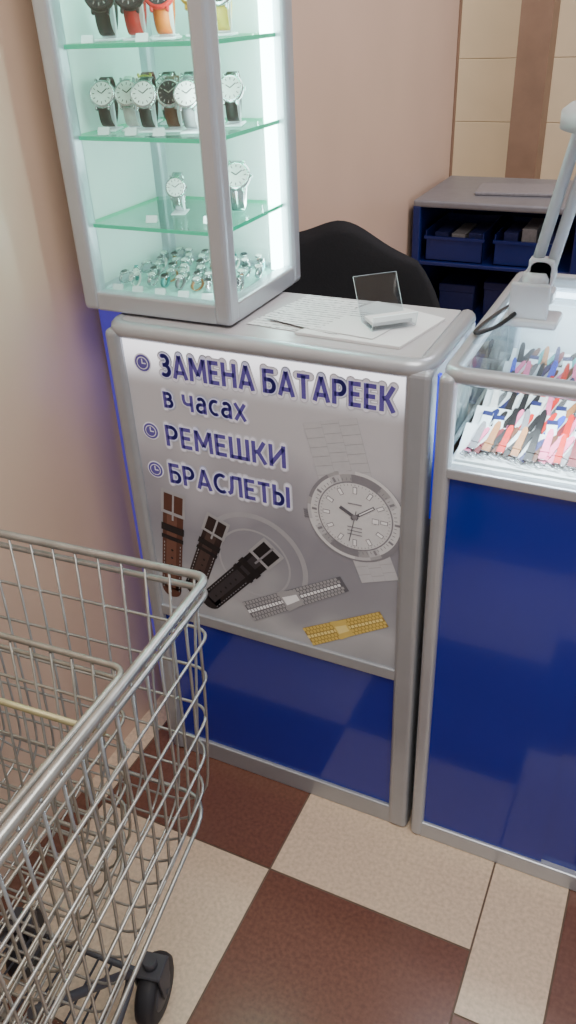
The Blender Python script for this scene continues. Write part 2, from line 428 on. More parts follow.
# printed straps
def strap_print(p0, p1, w, body, hi, stitch):
    bm = bmesh.new()
    dx, dz = p0[0]-p1[0], p0[1]-p1[1]; L = math.hypot(dx, dz); ux, uz = dx/L, dz/L
    def B(l0, l1, ww, off, ly, mi): flat(bm, bar(p1[0]-uz*off, p1[1]+ux*off, dx, dz, l0, l1, ww), ly, mi)
    B(0, L*.86, w, 0, 2, 0)
    flat(bm, circ(p1[0]+ux*.002, p1[1]+uz*.002, w*.5, 20), 2, 0)
    B(L*.02, L*.84, w*.5, w*.05, 3, 1)
    B(L*.77, L, w*1.18, 0, 4, 2)
    B(L*.80, L*.965, w*.92, 0, 5, 0)
    B(L*.72, L*.985, w*.09, 0, 6, 4)
    B(L*.60, L*.67, w*1.12, 0, 5, 3); B(L*.52, L*.56, w*1.08, 0, 5, 3)
    for s in (-.4, .4):
        k = 0
        while k < L*.5:
            B(k, k+.0045, w*.035, s*w, 4, 4); k += .0085
    for k in range(5): flat(bm, circ(p1[0]+ux*L*(.10+.08*k), p1[1]+uz*L*(.10+.08*k), w*.06, 10), 5, 3)
    pend(bm, 'strap_print', [body, hi, P['silver'], P['black'], stitch])
strap_print((-.757, .704), (-.793, .470), .044, P['brown'], P['brown2'], P['silver'])
strap_print((-.666, .668), (-.738, .490), .042, P['dark'], P['dark2'], P['silver'])
strap_print((-.556, .632), (-.704, .468), .044, P['black'], P['black2'], P['grey'])
def brace_print(p0, p1, w, wt, a_, b_, c_):
    bm = bmesh.new(); dx, dz = p0[0]-p1[0], p0[1]-p1[1]; L = math.hypot(dx, dz); ux, uz = dx/L, dz/L
    flat(bm, bar(*p1, dx, dz, 0, L, w, wt), 3, 1)
    k = 0
    while k < L-.009:
        wk = w+(wt-w)*k/L
        for s in (-.40, -.21, 0, .21, .40):
            o = .0035 if abs(abs(s)-.21) < .01 else 0
            flat(bm, bar(p1[0]-uz*wk*s, p1[1]+ux*wk*s, dx, dz, k+o, k+o+.0060, wk*.16), 4, 0 if s == 0 else 2)
        k += .0078
    flat(bm, bar(*p1, dx, dz, L*.38, L*.56, w*.98, wt*1.02), 5, 2)
    flat(bm, bar(*p1, dx, dz, L*.40, L*.54, w*.4, wt*.4), 6, 0)
    pend(bm, 'bracelet_print', [a_, b_, c_])
brace_print((-.422, .590), (-.620, .466), .046, .032, P['edge'], P['sdark'], P['silver'])
brace_print((-.348, .534), (-.496, .444), .042, .034, P['gold'], P['gdark'], P['gmid'])

# ------------------------------------------------------------------ glass display case
DX0, DX1, DY0, DY1, DZ0, DZ1 = -.910, -.622, 1.068, 1.335, CT+.004, 1.72
D = empty('display_case', ((DX0+DX1)/2, (DY0+DY1)/2, DZ0), 'lit aluminium and glass display case with watches on shelves', 'display case')
w = .032
boxes('frame_post', [((x, y, DZ0), (x+w, y+w, DZ1)) for x in (DX0, DX1-w) for y in (DY0, DY1-w)], M['alu2'], D, .008, seg=3)
rails = []
for z0, z1 in ((DZ0, DZ0+.032), (DZ1-.032, DZ1)):
    rails += [((DX0+w-.005, DY0+.002, z0), (DX1-w+.005, DY0+.028, z1)), ((DX0+w-.005, DY1-.028, z0), (DX1-w+.005, DY1-.002, z1)),
              ((DX0+.002, DY0+w-.005, z0), (DX0+.028, DY1-w+.005, z1)), ((DX1-.028, DY0+w-.005, z0), (DX1-.002, DY1-w+.005, z1))]
boxes('frame_rail', rails, M['alu2'], D, .004)
boxes('floor_panel', [((DX0+.02, DY0+.02, DZ0+.018), (DX1-.02, DY1-.02, DZ0+.026))], M['tealfloor'], D, label='pale teal floor board')
boxes('top_panel', [((DX0+.02, DY0+.02, DZ1-.02), (DX1-.02, DY1-.02, DZ1-.012))], M['whitelit'], D)
boxes('back_panel', [((DX0+.02, DY1-.014, DZ0+.02), (DX1-.02, DY1-.010, DZ1-.02)), ((DX0+.010, DY0+.03, DZ0+.02), (DX0+.014, DY1-.03, DZ1-.02))], M['whitelit'], D)
boxes('glass_pane', [((DX0+w-.004, DY0+.012, DZ0+.03), (DX1-w+.004, DY0+.016, DZ1-.03))], M['glass'], D)
boxes('glass_pane', [((DX1-.016, DY0+w-.004, DZ0+.03), (DX1-.012, DY1-w+.004, DZ1-.03))], M['glass'], D)
SH = [1.158, 1.288, 1.410, 1.535]
for zz in SH:
    bm = bmesh.new(); box(bm, (DX0+.018, DY0+.02, zz-.006), (DX1-.018, DY1-.016, zz)); bm.normal_update()
    for f in bm.faces: f.material_index = 0 if abs(f.normal.z) > .5 else 1
    part(bm, 'glass_shelf', [M['glassshelf'], M['edge']], D, label='clear glass shelf with green edge')
boxes('led_strip', [((DX1-w-.004, DY1-.050, DZ0+.03), (DX1-w+.012, DY1-.034, DZ1-.04)),
                    ((DX1-w-.006, DY0+.034, DZ0+.03), (DX1-w, DY0+.038, DZ1-.04))], M['led'], D, label='vertical white light strip')

# ------------------------------------------------------------------ wrist watches
cache = {}
def cm(key, fn):
    if key not in cache: cache[key] = fn()
    return cache[key]
def band_mesh(m, wd=.019):
    def f():
        bm = bmesh.new(); n = 28; th = .0022; rings = []
        for k in range(n):
            a = 2*math.pi*k/n
            ca, sa = math.cos(a), math.sin(a)
            ry, rz = .023, .034
            pin = (ry*ca, rz*sa+.036); pout = ((ry+th)*ca, (rz+th)*sa+.036)
            ww = wd*(.5 if ca < 0 else .42)
            rings.append([bm.verts.new((-ww, pin[0], pin[1])), bm.verts.new((ww, pin[0], pin[1])), bm.verts.new((ww, pout[0], pout[1])), bm.verts.new((-ww, pout[0], pout[1]))])
        for k in range(n):
            A, B = rings[k], rings[(k+1) % n]
            for q in range(4):
                fc = bm.faces.new((A[q], A[(q+1) % 4], B[(q+1) % 4], B[q])); fc.smooth = q in (0, 2)
        return to_mesh(bm, 'strap', m)
    return f
def case_mesh(m):
    def f():
        bm = bmesh.new()
        lathe(bm, [(.017, .003), (.0205, .0), (.0205, -.005), (.0175, -.0075), (.017, -.0065)], (0, -.024, .038), 'y', 28)
        box(bm, (.020, -.029, .0355), (.0235, -.0255, .0405), .0008, 1)
        for sx in (-1, 1):
            for sz in (-1, 1):
                box(bm, (sx*.010-.0018, -.029, .038+sz*.019-.004), (sx*.010+.0018, -.023, .038+sz*.019+.004), .0008, 1)
        return to_mesh(bm, 'watch_case', m)
    return f
def dial_mesh(m, im):
    def f():
        bm = bmesh.new()
        lathe(bm, [(.0168, 0), (.0168, -.0006)], (0, -.0305, .038), 'y', 28, 0, False)
        def rotb(a, vs):
            for v in vs:
                x, z = v.co.x, v.co.z; v.co.x = x*math.cos(a)+z*math.sin(a); v.co.z = -x*math.sin(a)+z*math.cos(a)+.038
        for k in range(12): rotb(k*math.pi/6, box(bm, (-.0006, -.0316, .0115), (.0006, -.0311, .015), mi=1))
        for a, l in ((.9, .011), (-1.0, .008)): rotb(a, box(bm, (-.0007, -.0318, 0), (.0007, -.0312, l), mi=1))
        return to_mesh(bm, 'dial', [m, im])
    return f
def stand_mesh():
    bm = bmesh.new()
    box(bm, (-.015, -.02, 0), (.015, .026, .003), .001, 1)
    box(bm, (-.010, .004, .003), (.010, .010, .04), .001, 1)
    return to_mesh(bm, 'watch_stand', M['edge2'])
def watch(loc, strap='s_black', case='steel', dial='dialw', rz=0, sc=1, lie=False, stand=False, label='', group=None, lean=-.35):
    o = empty('wrist_watch', loc, label, 'watch', group, rz=rz); o.scale = (sc,)*3
    rx = -1.35 if lie else lean
    dz = .003 if stand else 0
    for nm, me in (('watch_strap', cm(('b', strap), band_mesh(M[strap]))), ('watch_case', cm(('c', case), case_mesh(M[case]))), ('dial', cm(('d', dial), dial_mesh(M[dial], M['ink' if dial != 'dialb' else 'steel'])))):
        link(nm, me, o, loc=(0, -.004 if not lie else 0, dz+(.004 if not lie else .024)), rot=(rx, 0, 0))
    if stand: link('watch_stand', cm('stand', stand_mesh), o, label='clear acrylic stand')
    return o
z2 = SH[1]+.0005
cfg = [(-.862, 1.148, 's_black', 'steel', 'dialw'), (-.824, 1.160, 's_white', 'steel', 'dialw'), (-.786, 1.148, 's_black', 'steel', 'dialw'), (-.748, 1.160, 's_brown', 'steel', 'dialb'),
       (-.845, 1.238, 's_maroon', 'gold', 'dialw'), (-.804, 1.238, 's_black', 'steel', 'dialw'), (-.763, 1.238, 's_black', 'steel', 'dialw'), (-.722, 1.234, 's_white', 'steel', 'dialw'), (-.681, 1.228, 's_black', 'steel', 'dialw'), (-.710, 1.148, 's_grey', 'steel', 'dialw')]
for x, y, s, c, d in cfg:
    watch((x, y, z2), strap=s, case=c, dial=d, rz=.32, sc=.99, stand=True, lean=-.42, label=f'round watch with {s[2:]} leather strap and {"white" if d=="dialw" else "black"} dial on acrylic stand', group='watches on glass shelves')
for x, y, s, c, d in [(-.845, 1.155, 's_black', 'blackp', 'dialb'), (-.790, 1.150, 's_red', 'blackp', 'dialb'), (-.740, 1.15, 's_orange', 's_red', 'dialb'), (-.80, 1.24, 's_blue', 's_blue', 'dialw'), (-.735, 1.235, 's_orange', 'gold', 'dialw'), (-.685, 1.222, 's_yellow', 'steel', 'dialb')]:
    watch((x, y, SH[2]+.0005), strap=s, case=c, dial=d, rz=.35, sc=1.15, stand=True, label=f'chunky sports watch with {s[2:]} strap on acrylic stand', group='watches on glass shelves')
for x, y, s, c, d, sc, ln in [(-.775, 1.19, 'steel', 'steel', 'dialw', .82, -.35), (-.680, 1.222, 'steel', 'steel', 'dialw', 1.12, -.60), (-.735, 1.265, 's_grey', 'steel', 'dialb', 1, -.35)]:
    watch((x, y, SH[0]+.0005), strap=s, case=c, dial=d, rz=.35, sc=sc, stand=ln > -.5, lean=ln, label='silver metal bracelet watch standing on glass shelf', group='watches on glass shelves')
zb = DZ0+.0265
i = 0
for ry, row in enumerate((1.130, 1.162, 1.194, 1.226, 1.258, 1.290)):
    x = -.872+.012*(ry % 2)
    while x < -.655:
        s = ['steel', 's_teal', 'steel', 's_white', 's_grey', 'steel', 'steel', 's_tan'][(i*3+ry) % 8]
        watch((x+random.uniform(-.002, .002), row, zb), strap=s, case='steel', dial='dialw' if i % 3 else 'dialb', rz=random.uniform(-.4, .6), sc=.36, lie=i % 7 != 1,
              label=f'small {s.replace("s_","")} watch on the case floor', group='small watches on case floor')
        i += 1; x += .029
def tag_mesh():
    bm = bmesh.new()
    vs = [bm.verts.new(p) for p in ((-.009, -.004, 0), (.009, -.004, 0), (.009, .003, .010), (-.009, .003, .010), (.009, .006, 0), (-.009, .006, 0))]
    bm.faces.new((vs[0], vs[1], vs[2], vs[3])); bm.faces.new((vs[3], vs[2], vs[4], vs[5]))
    return to_mesh(bm, 'price_tag', M['white'])
for x, y, zz in [(-.86, 1.104, zb), (-.82, 1.104, zb), (-.775, 1.104, zb), (-.73, 1.104, zb), (-.685, 1.104, zb), (-.84, 1.102, z2), (-.79, 1.102, z2), (-.74, 1.102, z2), (-.785, 1.12, SH[0]), (-.69, 1.14, SH[0]), (-.845, 1.102, SH[2]), (-.75, 1.102, SH[2])]:
    link('price_tag', cm('tag', tag_mesh), loc=(x, y, zz+.0006), rot=(0, 0, .3), label='small white folded price tag', cat='price tag', group='price tags')

# ------------------------------------------------------------------ things on the counter
def paper_mat(n, lines=True):
    m = mat(n, (218, 217, 219), .6)
    if lines:
        nt = m.node_tree; b = nt.nodes['Principled BSDF']
        tc = nt.nodes.new('ShaderNodeTexCoord'); wv = nt.nodes.new('ShaderNodeTexWave'); wv.bands_direction = 'Y'; wv.inputs['Scale'].default_value = 5
        nz = nt.nodes.new('ShaderNodeTexNoise'); nz.inputs['Scale'].default_value = 18
        nt.links.new(tc.outputs['Generated'], wv.inputs['Vector']); nt.links.new(tc.outputs['Generated'], nz.inputs['Vector'])
        mu = nt.nodes.new('ShaderNodeMath'); mu.operation = 'MULTIPLY'; nt.links.new(wv.outputs['Fac'], mu.inputs[0]); nt.links.new(nz.outputs['Fac'], mu.inputs[1])
        cr = nt.nodes.new('ShaderNodeValToRGB'); cr.color_ramp.elements[0].position = .30; cr.color_ramp.elements[0].color = srgb(218, 217, 219)
        cr.color_ramp.elements[1].position = .55; cr.color_ramp.elements[1].color = srgb(130, 128, 134)
        nt.links.new(mu.outputs[0], cr.inputs[0]); nt.links.new(cr.outputs[0], b.inputs['Base Color'])
    return m
pl, pp = paper_mat('printed_paper'), paper_mat('plain_paper', False)
def sheet(quad_, z, m, name='paper_sheet', label='', th=.0006):
    cx = sum(p[0] for p in quad_)/4; cy = sum(p[1] for p in quad_)/4
    bm = bmesh.new()
    lo = [bm.verts.new((p[0]-cx, p[1]-cy, 0)) for p in quad_]; hi = [bm.verts.new((p[0]-cx, p[1]-cy, th)) for p in quad_]
    bm.faces.new(lo[::-1]); bm.faces.new(hi)
    for k in range(4): bm.faces.new((lo[k], lo[(k+1) % 4], hi[(k+1) % 4], hi[k]))
    return link(name, to_mesh(bm, name, m), loc=(cx, cy, z), label=label, cat='paper', group='papers on the counter')
Z0 = CT+.0005
sheet([(-.52, 1.082), (-.348, 1.074), (-.320, 1.215), (-.45, 1.262)], Z0, pp, label='thick stack of plain white paper on counter top', th=.004)
sheet([(-.614, 1.100), (-.525, 1.094), (-.465, 1.259), (-.578, 1.268)], Z0, pl, label='printed leaflet lying on the counter top')
sheet([(-.590, 1.125), (-.455, 1.088), (-.425, 1.195), (-.55, 1.240)], Z0+.0042, pl, label='printed leaflet on top of a paper stack')
sheet([(-.49, 1.100), (-.395, 1.088), (-.380, 1.150), (-.47, 1.175)], Z0+.0050, pp, label='small white slip of paper on a stack')
H = empty('leaflet_holder', (-.406, 1.170, Z0+.0058), 'clear acrylic leaflet holder standing on papers', 'holder', rz=.72)
def prof_mesh(pts, hw, th, name, m):
    bm = bmesh.new(); n = len(pts); vs = []
    for s in (-hw, hw):
        vs.append([bm.verts.new((s, p[0], p[1])) for p in pts])
    for k in range(n-1): bm.faces.new((vs[0][k], vs[0][k+1], vs[1][k+1], vs[1][k]))
    me = to_mesh(bm, name, m); o = link(name, me, H)
    md = o.modifiers.new('thick', 'SOLIDIFY'); md.thickness = th; md.material_offset_rim = 1 if len(me.materials) > 1 else 0; md.offset = 1
    return o
prof_mesh([(-.046, .024), (-.040, .002), (.004, .002), (.042, .062)], .036, .0024, 'folded_sheet', [M['acryl'], M['edge2']])
prof_mesh([(-.036, .006), (.001, .006)], .032, .005, 'leaflet', [pp, pp])

# ------------------------------------------------------------------ showcase counter
RX0, RX1, RY0, RY1, RT = -.276, 1.10, 1.028, 1.53, 1.015
R = empty('showcase_counter', ((RX0+RX1)/2, (RY0+RY1)/2, 0), 'long glass-topped showcase counter with blue lower panels', 'counter')
pw = .025
boxes('frame_post', [((x, y, 0), (x+pw, y+pw, RT-.012)) for x in (RX0, RX1-pw) for y in (RY0, RY1-pw)], M['alu2'], R, .009, seg=4)
boxes('frame_rail', [((RX0+.020, RY0+.003, .0), (RX1-.020, RY0+.022, .042)), ((RX0+.020, RY0+.001, .842), (RX1-.020, RY0+.022, .860)),
                     ((RX0+.003, RY0+.020, .0), (RX0+.022, RY1-.020, .042)), ((RX0+.003, RY0+.020, .842), (RX0+.022, RY1-.020, .860)),
                     ((RX0+.003, RY1-.022, .842), (RX1-.020, RY1-.003, .860))], M['alu2'], R, .003)
bm = bmesh.new()
zc = RT-.0125
tube(bm, fillet([(RX0+.014, RY1-.012, zc), (RX0+.014, RY0+.013, zc), (RX1-.014, RY0+.013, zc), (RX1-.014, RY1-.012, zc)], .022, 6), .0125, 12)
part(bm, 'top_edging', M['alu2'], R)
boxes('top_rail', [((RX0+.014, RY1-.024, RT-.024), (RX1-.014, RY1-.002, RT))], M['alu2'], R, .004)
boxes('blue_panel', [((RX0+.022, RY0+.010, .04), (-.02, RY0+.016, .845)), ((-.028, RY0+.017, .04), (.5, RY0+.021, .845)), ((.49, RY0+.010, .04), (RX1-.02, RY0+.016, .845))], M['blue'], R, label='glossy dark blue laminate panel')
boxes('side_panel', [((RX0+.010, RY0+.02, .03), (RX0+.016, RY1-.02, .83)), ((RX0+.02, RY1-.016, .03), (RX1-.02, RY1-.01, .83))], M['white'], R)
boxes('display_floor', [((RX0+.012, RY0+.018, .85), (RX1-.012, RY1-.012, .860))], M['white'], R)
boxes('back_panel', [((RX0+.02, RY1-.018, .858), (RX1-.02, RY1-.014, .99))], M['white'], R)
boxes('glass_pane', [((RX0+.020, RY0+.010, .855), (RX1-.020, RY0+.014, .995))], M['glass'], R)
boxes('glass_pane', [((RX0+.010, RY0+.020, .855), (RX0+.014, RY1-.020, .995))], M['glass'], R)
boxes('glass_top', [((RX0+.018, RY0+.018, RT-.008), (RX1-.018, RY1-.014, RT-.001))], glassmat('top_glass', (236, 244, 246), base=.07, k=.8), R)
boxes('led_strip', [((RX0+.03, RY0+.024, .990), (RX1-.03, RY0+.030, .996)), ((RX0+.03, RY1-.034, .980), (RX1-.03, RY1-.026, .988))], M['led2'], R, label='white light strip under the edging')

# sloped trays and straps
def strapbody(m):
    def f():
        bm = bmesh.new(); L = .080; n = 8; th = .0028
        rows = []
        for k in range(n+1):
            t = k/n; y = L*t; hw = .0095-.0025*t
            if k == n: hw *= .5
            rows.append([bm.verts.new((-hw, y, 0)), bm.verts.new((hw, y, 0)), bm.verts.new((hw, y, th)), bm.verts.new((-hw, y, th))])
        for k in range(n):
            A, B = rows[k], rows[k+1]
            for q in range(4): bm.faces.new((A[q], A[(q+1) % 4], B[(q+1) % 4], B[q]))
        bm.faces.new(rows[0][::-1]); bm.faces.new(rows[-1])
        box(bm, (-.0105, .018, -.0005), (.0105, .023, .0042), .0006, 1)
        return to_mesh(bm, 'strap_band', m)
    return f
def bucklemesh():
    bm = bmesh.new()
    tube(bm, [(-.011, -.001, .002), (.011, -.001, .002), (.011, -.012, .002), (-.011, -.012, .002)], .0013, 6, True)
    tube(bm, [(0, 0, .002), (0, -.013, .0035)], .0009, 5)
    return to_mesh(bm, 'buckle', M['steel'])
def packmesh():
    bm = bmesh.new(); box(bm, (-.008, 0, 0), (.008, .034, .003), .001, 1); box(bm, (-.008, .026, .003), (.008, .034, .0036), 0, 1, 1)
    return to_mesh(bm, 'strap_packet', [M['edge2'], M['s_navy']])
keys = ['s_black', 's_brown', 's_black', 's_pink', 's_tan', 's_navy', 's_grey', 's_maroon', 'steel', 's_black', 's_white', 's_pink', 'steel', 's_brown', 's_black', 's_blue', 's_red', 's_black', 's_navy', 's_brown', 's_teal']
for r in range(6):
    y0, zb0 = 1.054+.066*r, .8605
    T = bmesh.new()
    hh = .036; dd = .060
    pr = [(y0, zb0), (y0+dd, zb0), (y0+dd, zb0+hh), (y0, zb0+.004)]
    a_ = [T.verts.new((RX0+.026, *p)) for p in pr]; b_ = [T.verts.new((.32, *p)) for p in pr]
    T.faces.new(a_); T.faces.new(b_[::-1])
    for k in range(4): T.faces.new((a_[k], a_[(k+1) % 4], b_[(k+1) % 4], b_[k]))
    link('display_tray', to_mesh(T, 'display_tray', M['white']), label='sloped white display tray inside the showcase', cat='tray', group='sloped trays')
    tl = math.atan2(hh-.004, dd)
    base_rz = (-.45, -.40, -.38, -.42, -.40, -.36)[r]
    for layer in (0, 1):
        x = RX0+.040+.006*layer
        while x < .085:
            k = random.choice(keys); rz = base_rz+random.uniform(-.10, .10)+(.40*layer); sc = random.uniform(.62, .74); wd = random.uniform(.46, .64)
            yy = .011+random.uniform(0, .006); up = .0018+.0028*layer
            mtx = Matrix.Translation((x, y0+yy, zb0+.004+math.tan(tl)*yy+up)) @ Matrix.Rotation(tl, 4, 'X') @ Matrix.Rotation(rz, 4, 'Z')
            if layer == 1 and random.random() < .15:
                link('strap_packet', cm('pack', packmesh), label='small clear packet with navy header lying on straps', cat='packet', group='strap packets').matrix_world = mtx
            else:
                o = empty('watch_strap', (0, 0, 0), f'{k.replace("s_","")} watch strap lying in a row on sloped tray', 'watch strap', 'watch straps in the showcase')
                o.matrix_world = mtx @ Matrix.Diagonal((wd, sc, .8, 1))
                link('strap_band', cm(('s', k), strapbody(M[k])), o); link('buckle', cm('bk', bucklemesh), o)
            x += random.uniform(.0125, .015) * (1.0 if layer == 0 else 1.5)

# desk lamp
LZ = RT+.0012
L = empty('desk_lamp', (-.186, 1.243, LZ), 'grey-white articulated desk lamp standing on glass counter', 'lamp')
bm = bmesh.new()
box(bm, (-.234, 1.215, LZ), (-.152, 1.275, LZ+.014), .005, 3)
lathe(bm, [(.020, 0), (.022, .004), (.022, .060), (.018, .068)], (-.192, 1.245, LZ+.012), 'z', 24)
box(bm, (-.226, 1.221, LZ+.012), (-.168, 1.230, LZ+.066), .003, 2)
box(bm, (-.220, 1.228, LZ+.035), (-.164, 1.262, LZ+.055), .004, 2)
part(bm, 'base', M['lampw'], L)
A0 = Vector((-.198, 1.245, LZ+.078)); A1 = Vector((-.118, 1.27, 1.53))
bm = bmesh.new()
off = Vector((.022, 0, 0))
tube(bm, [A0, A1], .0086, 10); tube(bm, [A0+off, A1+off], .0086, 10)
lathe(bm, [(.019, -.012), (.021, -.010), (.021, .010), (.019, .012)], tuple(A0+off/2), 'y', 20)
box(bm, (A0.x-.008, A0.y-.012, A0.z-.02), (A0.x+.030, A0.y+.012, A0.z+.022), .004, 2)
part(bm, 'lower_arm', M['lampw'], L)
bm = bmesh.new()
lathe(bm, [(.02, -.01), (.022, -.008), (.022, .008), (.02, .01)], tuple(A1+off/2), 'y', 20)
E = Vector((-.01, 1.22, 1.42)); tube(bm, [A1+off/2, Vector((.04, 1.24, 1.49)), E], .0055, 8)
part(bm, 'upper_arm', M['lampw'], L)
bm = bmesh.new()
hc = (-.080, 1.20, 1.312)
lathe(bm, [(.02, .030), (.05, .026), (.090, .014), (.100, .006), (.100, -.014), (.094, -.014), (.086, .0)], hc, 'z', 36)
tube(bm, [Vector((hc[0], hc[1], 1.338)), E], .006, 8)
part(bm, 'lamp_head', M['lampw'], L)
bm = bmesh.new()
tube(bm, fillet([(-.215, 1.222, LZ+.02), (-.235, 1.195, LZ+.005), (-.262, 1.150, LZ+.005), (-.256, 1.215, LZ+.005), (-.240, 1.30, LZ+.005), (-.2, 1.40, LZ+.005)], .04, 8), .0034, 8)
part(bm, 'cable', M['blackp'], L, 'black power cable')

# ------------------------------------------------------------------ office chair
CH = empty('office_chair', (-.660, 1.64, 0), 'black fabric office chair behind the counter', 'chair', rz=.32)
def chairback():
    bm = bmesh.new(); nu, nv = 24, 16
    for side, off in ((0, -.022), (1, .022)):
        g_ = []
        for j in range(nv+1):
            v = -1+2*j/nv; row = []
            for i in range(nu+1):
                u = -1+2*i/nu
                x = u*math.sqrt(1-.40*v*v); z = v*math.sqrt(1-.40*u*u)
                edge = max(abs(u), abs(v))**6
                y = off*(1-edge)+.05*(-(x*x))+.03*math.sin(z*1.5)
                sag = (.010*math.sin(x*7+1)-.012*max(x, 0)) if v > 0 else 0
                row.append(bm.verts.new((x*.235-.03*z, y+.16, .765+z*.24-.02*x+sag)))
            g_.append(row)
        for j in range(nv):
            for i in range(nu):
                bm.faces.new((g_[j][i], g_[j][i+1], g_[j+1][i+1], g_[j+1][i])).smooth = True
    bmesh.ops.remove_doubles(bm, verts=bm.verts[:], dist=.0008)
    return to_mesh(bm, 'backrest', M['black'])
o = link('backrest', chairback(), CH, rot=(0, 0, 0))
bm = bmesh.new(); box(bm, (-.23, -.24, .45), (.23, .20, .52), .03, 4); link('seat', to_mesh(bm, 'seat', M['black']), CH)
bm = bmesh.new(); tube(bm, fillet([(0, .05, .45), (0, .24, .44), (0, .215, .75)], .04), .018, 8); tube(bm, [(0, 0, .09), (0, 0, .45)], .025, 12)
for k in range(5):
    a = k*2*math.pi/5; tube(bm, [(0, 0, .10), (.22*math.cos(a), .22*math.sin(a), .065)], .018, 8)
link('chair_base', to_mesh(bm, 'chair_base', M['blackp']), CH)
def cw():
    bm = bmesh.new(); lathe(bm, [(.02, -.012), (.026, -.009), (.026, .009), (.02, .012)], (0, 0, .026), 'x', 18); tube(bm, [(0, 0, .03), (0, 0, .07)], .006, 8); return to_mesh(bm, 'chair_caster', M['blackp'])
for k in range(5):
    a = k*2*math.pi/5; link('chair_caster', cm('cw', cw), CH, loc=(.22*math.cos(a), .22*math.sin(a), 0))

# ------------------------------------------------------------------ shelving unit at the back
SX0, SX1, SY0, SY1, ST = -.945, 1.0, 3.02, 3.52, .812
U = empty('storage_shelf', ((SX0+SX1)/2, (SY0+SY1)/2, 0), 'low silver-framed shelving unit with blue panels beside the wall', 'shelf')
boxes('frame_post', [((x, y, 0), (x+.03, y+.03, ST-.02)) for x in (SX0, -.36, .17, SX1-.03) for y in (SY0, SY1-.03)], M['bluedark'], U, .005)
boxes('top_board', [((SX0, SY0, ST-.025), (SX1, SY1, ST))], mat('dull_aluminium', (140, 142, 150), .45, .5, noise=.05), U, .008, seg=3)
boxes('shelf_board', [((SX0+.01, SY0+.01, z), (SX1-.01, SY1-.01, z+.014)) for z in (.03, .34, .576)], M['bluedark'], U, .003)
boxes('back_panel', [((SX0+.02, SY1-.02, .03), (SX1-.02, SY1-.01, ST-.03))], M['bluedark'], U, label='blue back panel')
boxes('side_panel', [((SX0+.008, SY0+.03, .03), (SX0+.018, SY1-.03, ST-.03))], M['bluedark'], U, label='blue side panel')
def binmesh(w_, d_, h_, m):
    bm = bmesh.new()
    t = .004
    box(bm, (-w_/2, 0, 0), (w_/2, d_, t)); box(bm, (-w_/2, 0, 0), (w_/2, t, h_*.8)); box(bm, (-w_/2, d_-t, 0), (w_/2, d_, h_))
    box(bm, (-w_/2, 0, 0), (-w_/2+t, d_, h_)); box(bm, (w_/2-t, 0, 0), (w_/2, d_, h_)); box(bm, (-w_/2-.004, -.006, h_*.72), (w_/2+.004, .004, h_*.82))
    return to_mesh(bm, 'storage_bin', m)
for x in (-.79, -.53, -.20, .04):
    link('storage_bin', cm('bin1', lambda: binmesh(.22, .3, .11, M['bluedark'])), loc=(x, SY0+.03, .5905), label='blue plastic storage bin on shelf', cat='bin', group='blue storage bins')
for x in (-.85, -.785, -.72, -.59, -.525, -.46, -.22, -.15, .04):
    h_ = random.uniform(.08, .125)
    bm = bmesh.new(); box(bm, (-.026, 0, 0), (.026, .18, h_), .002, 1); box(bm, (-.027, -.001, h_*.5), (.027, .181, h_*.62), .001, 1)
    link('small_carton', to_mesh(bm, 'small_carton', M[random.choice(['s_grey', 's_navy', 's_navy'])]), loc=(x, SY0+.07, .5955), label='small grey or navy carton inside a blue bin', cat='box', group='cartons in bins')
for i, (x, h_) in enumerate([(-.80, .11), (-.62, .13), (-.24, .12)]):
    bm = bmesh.new(); box(bm, (-.07, 0, 0), (.07, .2, h_), .003, 1); box(bm, (-.073, -.003, h_-.03), (.073, .203, h_+.002), .003, 1)
    link('storage_box', to_mesh(bm, 'storage_box', M['s_navy']), loc=(x, SY0+.16, .3545), label='small lidded navy box on lower shelf', cat='box', group='boxes on lower shelf')
sheetm = bmesh.new(); box(sheetm, (-.14, -.09, 0), (.14, .09, .012), .003, 1)
link('document_folder', to_mesh(sheetm, 'document_folder', M['s_grey']), loc=(-.62, 3.25, ST+.0005), rot=(0, 0, .1), label='grey document folder lying on the shelving unit', cat='folder')

